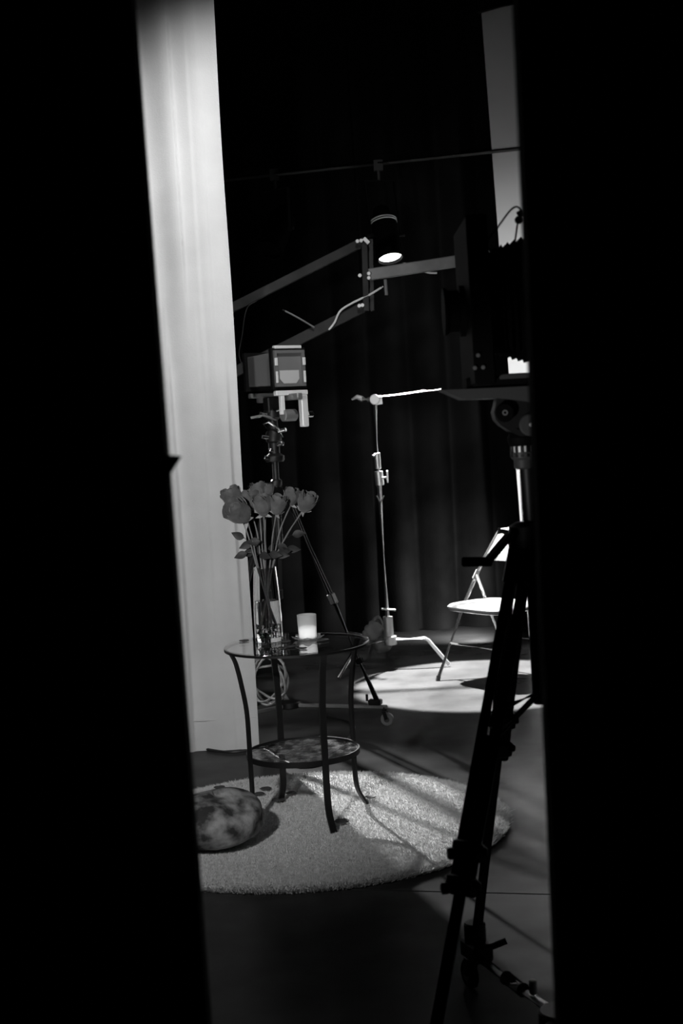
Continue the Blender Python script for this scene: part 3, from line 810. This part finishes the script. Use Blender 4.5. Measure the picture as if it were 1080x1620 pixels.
# ================================================================== FOLDING CHAIR
f0 = ground(693, 1077); chd = V((.57, -.82, 0)).normalized(); bk = V((.82, .57, 0)).normalized()
CW = 0.49
fcx = f0+chd*CW/2
ch = thing('folding_chair', fcx+bk*.2, 'white padded folding chair with chrome legs in the pool of light', 'chair')
def cp(s, b, z): return f0+chd*(CW*s)+bk*b+V((0, 0, z))
for s in (0, 1):
    MB().tube([cp(s, 0, .012), cp(s, .24, .45), cp(s, .41, .70), cp(s, .545, .86)], .0115, 10).build('front_leg', chrome, ch)
    MB().cyl(cp(s, -.004, 0), cp(s, .006, .03), .014, 10).build('foot_cap', dark_grey, ch)
    k = .04 if s == 0 else .96
    MB().tube([cp(k, .57, .012), cp(k, .395, .45), cp(k, .33, .62)], .0105, 10).build('rear_leg', chrome, ch)
    MB().cyl(cp(k, .575, 0), cp(k, .563, .03), .013, 10).build('foot_cap', dark_grey, ch)
    MB().bar(cp(k, .31, .59), cp(k, .345, .64), .03, .008, bk).build('hinge_plate', satin_chrome, ch)
MB().tube([cp(0, .115, .215), cp(1, .115, .215)], .008, 8).build('front_stretcher', chrome, ch)
MB().tube([cp(.04, .485, .22), cp(.96, .485, .22)], .008, 8).build('rear_stretcher', chrome, ch)
# seat: rounded cushion over a rim
def cushion(s0, s1, b0, b1, z, t_, crown, name, m_, par, rnd_=.06):
    vs = []; fs = []; n = 44
    cs_, cb_ = (s0+s1)/2, (b0+b1)/2; hs, hb = (s1-s0)/2*CW, (b1-b0)/2
    rows = [(.0, z+t_+crown), (.5, z+t_+crown*.8), (.82, z+t_+crown*.35), (.95, z+t_*.9), (1.0, z+t_*.5), (.97, z), (0.0, z)]
    for q, zz in rows:
        for i in range(n):
            a = 6.2832*i/n; c_, s_ = math.cos(a), math.sin(a)
            x = math.copysign(abs(c_)**.45, c_)*hs*q; y = math.copysign(abs(s_)**.45, s_)*hb*q
            vs.append(f0+chd*(CW*cs_+x)+bk*(cb_+y)+V((0, 0, zz)))
    for j in range(len(rows)-1):
        for i in range(n): fs.append((j*n+i, j*n+(i+1) % n, (j+1)*n+(i+1) % n, (j+1)*n+i))
    return MB().add(vs, fs).build(name, m_, par, ang=50)
seat = cushion(-.02, 1.02, .05, .46, .436, .028, .012, 'seat', white_vinyl, ch)
cushion(.0, 1.0, .06, .45, .424, .012, 0, 'seat_rim', chrome, ch)
# backrest: curved padded panel between the uprights
vs = []; fs = []; nx, nz = 14, 8
for side_ in (0, 1):
    for j in range(nz+1):
        v = j/nz; z = .70+.18*v
        for i in range(nx+1):
            u = i/nx; b = .41+.135*(z-.70)/.16+.045*math.sin(math.pi*u)
            edge_ = min(1, 6*min(u, 1-u)+.2, 5*min(v, 1-v)+.2)
            p = cp(-.02+1.04*u, b, z+.03*math.sin(math.pi*u)*(v-.2))
            vs.append(p+bk*(.016*edge_ if side_ else -.016*edge_))
m0 = (nx+1)*(nz+1)
for s_ in (0, 1):
    for j in range(nz):
        for i in range(nx):
            q = s_*m0+j*(nx+1)+i; fs.append((q, q+1, q+nx+2, q+nx+1))
ed = [i for i in range(nx+1)]+[j*(nx+1)+nx for j in range(1, nz+1)]+[nz*(nx+1)+i for i in range(nx-1, -1, -1)]+[j*(nx+1) for j in range(nz-1, 0, -1)]
for i in range(len(ed)): a, b = ed[i], ed[(i+1) % len(ed)]; fs.append((a, b, b+m0, a+m0))
MB().add(vs, fs).build('backrest', white_vinyl, ch, ang=50)

# ================================================================== OVERHEAD PIPE AND SPOTLIGHTS
LY = 9.3
pa, pb = at(598, 259, LY), at(825, 235, LY-.25)
pd = (pb-pa).normalized()
pipe = thing('lighting_pipe', V(pa-pd*2.4), 'dark lighting pipe running across the top in front of the white screen', 'pipe')
MB().tube([pa-pd*2.4, pb+pd*1.2], .024, 12).build('tube', dark_grey, pipe)
for s in (-1.2, 1.55):
    q = pa+pd*s; MB().tube([q, V((q.x, q.y, 5.29))], .008, 8).build('hanger', black_metal, pipe)
    MB().tube([q-pd*.02, q+pd*.02], .03, 12).build('hanger_clamp', black_metal, pipe)
def spotlight(hang, body_c, target, label, lit, powr=0):
    t = thing('spotlight', hang, label, 'spotlight', 'can spotlights on the lighting pipe')
    d = (V(target)-body_c).normalized()
    u = d.cross(V((0, 0, 1))).normalized() if abs(d.z) < .99 else V((1, 0, 0))
    L = .30; r = .088
    b0 = body_c-d*L*.45
    MB().lathe(b0, d, [(.0001, -.07), (.04, -.07), (.055, -.05), (.06, 0), (r-.006, .012), (r, .03), (r, L), (r+.006, L), (r+.006, L+.012), (r-.008, L+.012), (r-.010, .04), (.0001, .04)], 32).build('housing', matte_black, t)
    for h_ in ((.03, .046) if lit else ()):
        MB().lathe(b0, d, [(r+.001, h_), (r+.0045, h_+.002), (r+.0045, h_+.007), (r+.001, h_+.009)], 32, close=True).build('rim_band', light_metal, t)
    lens = MB().solid(b0+d*(L-.012), d, [(r-.012, 0), (r-.014, .004), (.03, .010)], 28)
    lens.build('lens', em if lit else matte_black, t)
    # yoke
    yk = MB(); top_y = hang+V((0, 0, -.10))
    for s in (-1, 1):
        yk.bar(body_c+u*(r+.016)*s, top_y+u*(r+.016)*s, .028, .005, d.cross(u))
        yk.cyl(body_c+u*(r+.0)*s, body_c+u*(r+.045)*s, .013, 10)
    yk.bar(top_y-u*(r+.018), top_y+u*(r+.018), .028, .005, V((0, 1, 0)))
    yk.build('yoke', black_metal, t)
    hk = MB().cyl(top_y, hang+V((0, 0, -.02)), .010, 10)
    hk.bar(hang+V((0, 0, -.035)), hang+V((0, 0, .035)), .045, .06, V((0, 1, 0)))
    hk.build('hook_clamp', dark_grey, t)
    if lit:
        l = spot('spotlight_beam', b0+d*(L+.03), target, powr, 31, 0.12, .03)
    return t
bc = at(610, 372, LY)
spotlight(V((at(598, 262, LY).x, LY, at(598, 262, LY).z)), bc, (.74, 8.30, 0), 'lit black can spotlight hanging above the light stand', True, 3300)
h2 = pa-pd*.72
spotlight(V(h2), V(h2)+V((0, -.05, -.38)), (-1.3, 8.0, .5), 'unlit black can spotlight hanging in the dark above the small camera', False)

# ================================================================== LARGE VIEW CAMERA ON THE NEAR TRIPOD (right)
NY = 3.3
ap = at(836, 855, NY); N0 = V((ap.x, NY, 0))
nt_ = thing('tripod', N0, 'large black tripod with crank handle standing close at right', 'tripod')
nz_ = ap.z
# crown
MB().solid(V((N0.x, NY, nz_-.06)), (0, 0, 1), [(.03, 0), (.048, .01), (.050, .07), (.046, .095), (.030, .105)], 24).build('crown', black_metal, nt_)
cbot = at(852, 1113, NY).z; ctop = at(830, 738, NY).z
MB().cyl((N0.x+.012, NY, cbot), (N0.x+.012, NY, nz_-.05), .022, 18, .003).build('column_sleeve', black_metal, nt_)
MB().cyl((N0.x+.010, NY, nz_), (N0.x+.006, NY, ctop), .019, 18).build('centre_column', black_metal, nt_)
rk = MB()
for i in range(24):
    z = nz_+.05+(ctop-nz_-.06)*i/24; rk.abox((N0.x-.010, NY, z), .006, .008, .0035)
rk.build('gear_rack', black_metal, nt_)
# crank
c1, c2, c3 = at(806, 846, NY-.05), at(770, 889, NY-.08), at(730, 889, NY-.08)
MB().bar(c1, c2, .030, .014, V((1, 0, .8)), .003).build('crank_arm', matte_black, nt_)
MB().cyl(c2+V((.012, 0, 0)), c3, .0115, 14, .003).build('crank_grip', matte_black, nt_)
MB().cyl(at(803, 842, NY-.06), at(789, 840, NY-.06), .006, 8).build('crank_shaft', dark_grey, nt_)
MB().cyl(at(789, 835, NY-.06), at(789, 845, NY-.06), .004, 8).build('crank_shaft', dark_grey, nt_)
# legs
def nleg(fx, foot_pt, split, clamps):
    u = V((foot_pt.x-N0.x, foot_pt.y-NY, 0)).normalized(); side = V((-u.y, u.x, 0))
    a = V((N0.x, NY, nz_-.03))+u*.042; b = foot_pt
    m = a+(b-a)*split
    lg = MB()
    for s in (-1, 1): lg.tube([a+side*.018*s, m+side*.018*s], .0125, 10)
    lg.bar(a-(b-a)*.01, a+(b-a)*.06, .062, .034, side, .005)
    lo = lg.build('leg', black_metal, nt_)
    MB().tube([m-(b-a)*.25, b], .0145, 12).build('lower_section', black_metal, lo)
    for c in clamps:
        p = a+(b-a)*c
        k = MB().bar(p-(b-a).normalized()*.020, p+(b-a).normalized()*.020, .064, .042, side, .004)
        k.build('leg_clamp', black_metal, lo)
        MB().cyl(p-V((.028, .0, 0))-V((0, .01, 0)), p-V((.046, .012, 0)), .013, 10, .003).build('clamp_knob', black_metal, lo)
        MB().cyl(p+V((.028, -.01, 0)), p+V((.042, -.012, 0)), .009, 10, .003).build('clamp_knob', black_metal, lo)
    return a, b
Dn = 2.86; nf = at(690, 1620, Dn); n_top = at(823, 872, NY)
ftn = n_top+(nf-n_top)*((n_top.z-.13)/(n_top.z-nf.z))
nleg(0, ftn, .60, (.555, .615))
fts = at(752, 1492, 3.72)
nleg(1, fts, .50, (.40, .47))
ft3 = V((N0.x+.50, NY+.05, .13)); nleg(2, ft3, .60, (.555, .615))
for f_ in (ftn, fts, ft3):
    q = V((N0.x, NY, nz_-.03)); q2 = q+(f_-q)*.36
    MB().tube([V((N0.x+.012, NY, cbot+.03)), q2], .008, 8).build('spreader', black_metal, nt_)
# dolly under it
nd = thing('tripod_dolly', V((N0.x, NY, 0)), 'black wheeled dolly with chrome arm under the large near tripod', 'dolly')
hub = V((N0.x+.02, NY, .105))
MB().solid(hub-V((0, 0, .02)), (0, 0, 1), [(.05, 0), (.055, .005), (.055, .035), (.05, .04)], 20).build('hub', black_metal, nd)
for f_ in (ftn, fts, ft3):
    u = (V((f_.x, f_.y, 0))-V((hub.x, hub.y, 0))); Ld = u.length; u.normalize(); side = V((-u.y, u.x, 0))
    ao = MB().tube([hub+u*.04, hub+u*(Ld+.05)], .0125, 12).build('dolly_arm', satin_chrome, nd)
    MB().tube([hub+u*(Ld*.42), hub+u*(Ld*.62)], .019, 12).build('arm_sleeve', black_metal, ao)
    cl = MB().bar(hub+u*(Ld-.05)+V((0, 0, .02)), hub+u*(Ld+.04)+V((0, 0, .02)), .06, .05, side, .006)
    cl.cyl(V((f_.x, f_.y, .11)), V((f_.x, f_.y, .20)), .030, 14, .004)
    cl.build('foot_cup', black_metal, ao)
    MB().cyl(hub+u*(Ld*.30)+V((0, 0, .01)), hub+u*(Ld*.30)+V((0, 0, .045)), .010, 10, .002).build('lock_screw', light_metal, ao)
    MB().cyl(hub+u*(Ld-.02)+V((.03, 0, .03)), hub+u*(Ld-.02)+V((.075, 0, .045)), .009, 10).build('foot_screw', dark_grey, ao)
    caster(nd, V((f_.x, f_.y, 0))+u*.035, .04, u, matte_black)

# the camera itself, seen from its side: lens to the left, bellows growing to the right
bc_ = thing('view_camera', V((N0.x, NY, at(826, 700, NY).z)), 'large black bellows view camera on the near tripod at right', 'camera')
MB().solid(at(829, 742, NY), (0, 0, 1), [(.018, 0), (.024, .004), (.024, .022), (.030, .028), (.032, .040)], 24).build('head_socket', dark_grey, bc_)
gp = at(828, 724, NY)
gv = []; gf = []; ng = 36
MB().cyl(gp, gp+V((-.001, 0, .030)), .0285, 36, .002).build('collar', light_metal, bc_)
for k in range(14):
    a = 6.2832*k/14; c = gp+V((.0285*math.cos(a), .0285*math.sin(a), .015))
    MB().box(c, V((math.cos(a), math.sin(a), 0))*.003, V((-math.sin(a), math.cos(a), 0))*.0035, V((0, 0, .0125)), .0008).build('collar_grip', black_metal, bc_)
hp = at(826, 700, NY)
MB().solid(hp, (0, 0, 1), [(.030, -.008), (.034, 0), (.036, .012), (.030, .024), (.040, .034)], 24).build('head_neck', matte_black, bc_)
hd = MB(); pts_ = [at(x, y, NY-.035) for x, y in ((788, 622), (784, 642), (781, 652), (784, 664), (792, 673), (806, 682), (822, 690), (845, 690), (862, 680), (868, 655), (866, 618))]
hd.prism(pts_, (0, .07, 0)); hd.build('tilt_head', black_metal, bc_)
kc = at(797, 653, NY-.036)
MB().cyl(kc, kc+V((0, -.020, 0)), .022, 24, .003).build('tilt_knob', matte_black, bc_)
MB().lathe(kc+V((0, -.019, 0)), (0, -1, 0), [(.0065, 0), (.0065, .003), (.0035, .003), (.0035, 0)], 16, close=True).build('knob_ring', grey_metal, bc_)
kc2 = at(838, 672, NY-.036)
MB().cyl(kc2, kc2+V((0, -.012, 0)), .026, 24, .003).build('lock_disc', dark_grey, bc_)
MB().cyl(kc2+V((0, -.011, 0)), kc2+V((0, -.016, 0)), .0045, 12).build('screw', light_metal, bc_)
# bed plate
bp_ = [at(x, y, NY-.06) for x, y in ((698, 617), (732, 631.5), (790, 630), (880, 640), (960, 634), (960, 604), (792, 613))]
MB().prism(bp_, (0, .12, 0)).build('bed_plate', dark_grey, bc_, smooth=False)
MB().bar(at(735, 609, NY), at(965, 592, NY), .10, .030, V((0, 1, 0)), .004).build('rail', matte_black, bc_)
MB().bar(at(790, 596, NY-.055), at(842, 593, NY-.055), .012, .014, V((0, 0, 1)), .002).build('rail_edge', dark_grey, bc_)
# front standard and lens
fs_b, fs_t = at(757, 612, NY), at(742, 355, NY)
fa = (fs_t-fs_b).normalized()
MB().box((fs_b+fs_t)/2, V((.024, 0, 0)), V((0, .16, 0)), (fs_t-fs_b)/2, .004).build('front_standard', matte_black, bc_)
lc = at(736, 492, NY)
MB().solid(lc, (-1, 0, 0), [(.060, 0), (.060, .015), (.050, .018), (.050, .040), (.056, .046), (.056, .052), (.045, .052)], 30).build('lens', matte_black, bc_)
MB().lathe(lc, (-1, 0, 0), [(.050, .045), (.0515, .047), (.0515, .050), (.050, .052)], 30, close=True).build('lens_rim', dark_grey, bc_)
for px, py in ((756, 562), (751, 582), (764, 581)):
    c = at(px, py, NY-.162); MB().cyl(c, c+V((0, -.004, 0)), .0048, 12, .001).build('screw', grey_metal, bc_)
# bellows
bv = []; bf = []; npl = 17
c_a = at(762, 480, NY); c_b = at(930, 468, NY)
h0t, h0b = at(768, 408, NY).z, at(775, 548, NY).z
for i in range(npl*2+1):
    t = i/(npl*2); c = c_a+(c_b-c_a)*t; hw = .115+.055*t; 
    hh_ = .108+.075*t-(0 if i % 2 else .012); hw -= (0 if i % 2 else .012)
    for a, b in ((1, 1), (-1, 1), (-1, -1), (1, -1)): bv.append(c+V((0, hw*a, hh_*b)))
for i in range(npl*2):
    for k in range(4): bf.append((i*4+k, i*4+(k+1) % 4, i*4+4+(k+1) % 4, i*4+4+k))
MB().add(bv, bf).build('bellows', bellows_mat, bc_, smooth=False)
rb, rt_ = at(935, 605, NY), at(922, 330, NY)
MB().box((rb+rt_)/2, V((.03, 0, 0)), V((0, .20, 0)), (rt_-rb)/2, .005).build('rear_standard', matte_black, bc_)
cr = smooth_path([at(764, 386, NY-.17), at(785, 362, NY-.17), at(805, 335, NY-.17), at(816, 327, NY-.17), at(823, 332, NY-.17), at(824, 342, NY-.17), at(819, 350, NY-.16), at(812, 400, NY-.14)], 7)
MB().tube(cr, .0022, 7).build('cable_release', cable_mat, bc_)
MB().cyl(at(820, 334, NY-.17), at(824, 344, NY-.17), .006, 10, .001).build('release_tip', chrome, bc_)
MB().ball(at(820, 348, NY-.165), .009, 8).build('release_plunger', dark_grey, bc_)
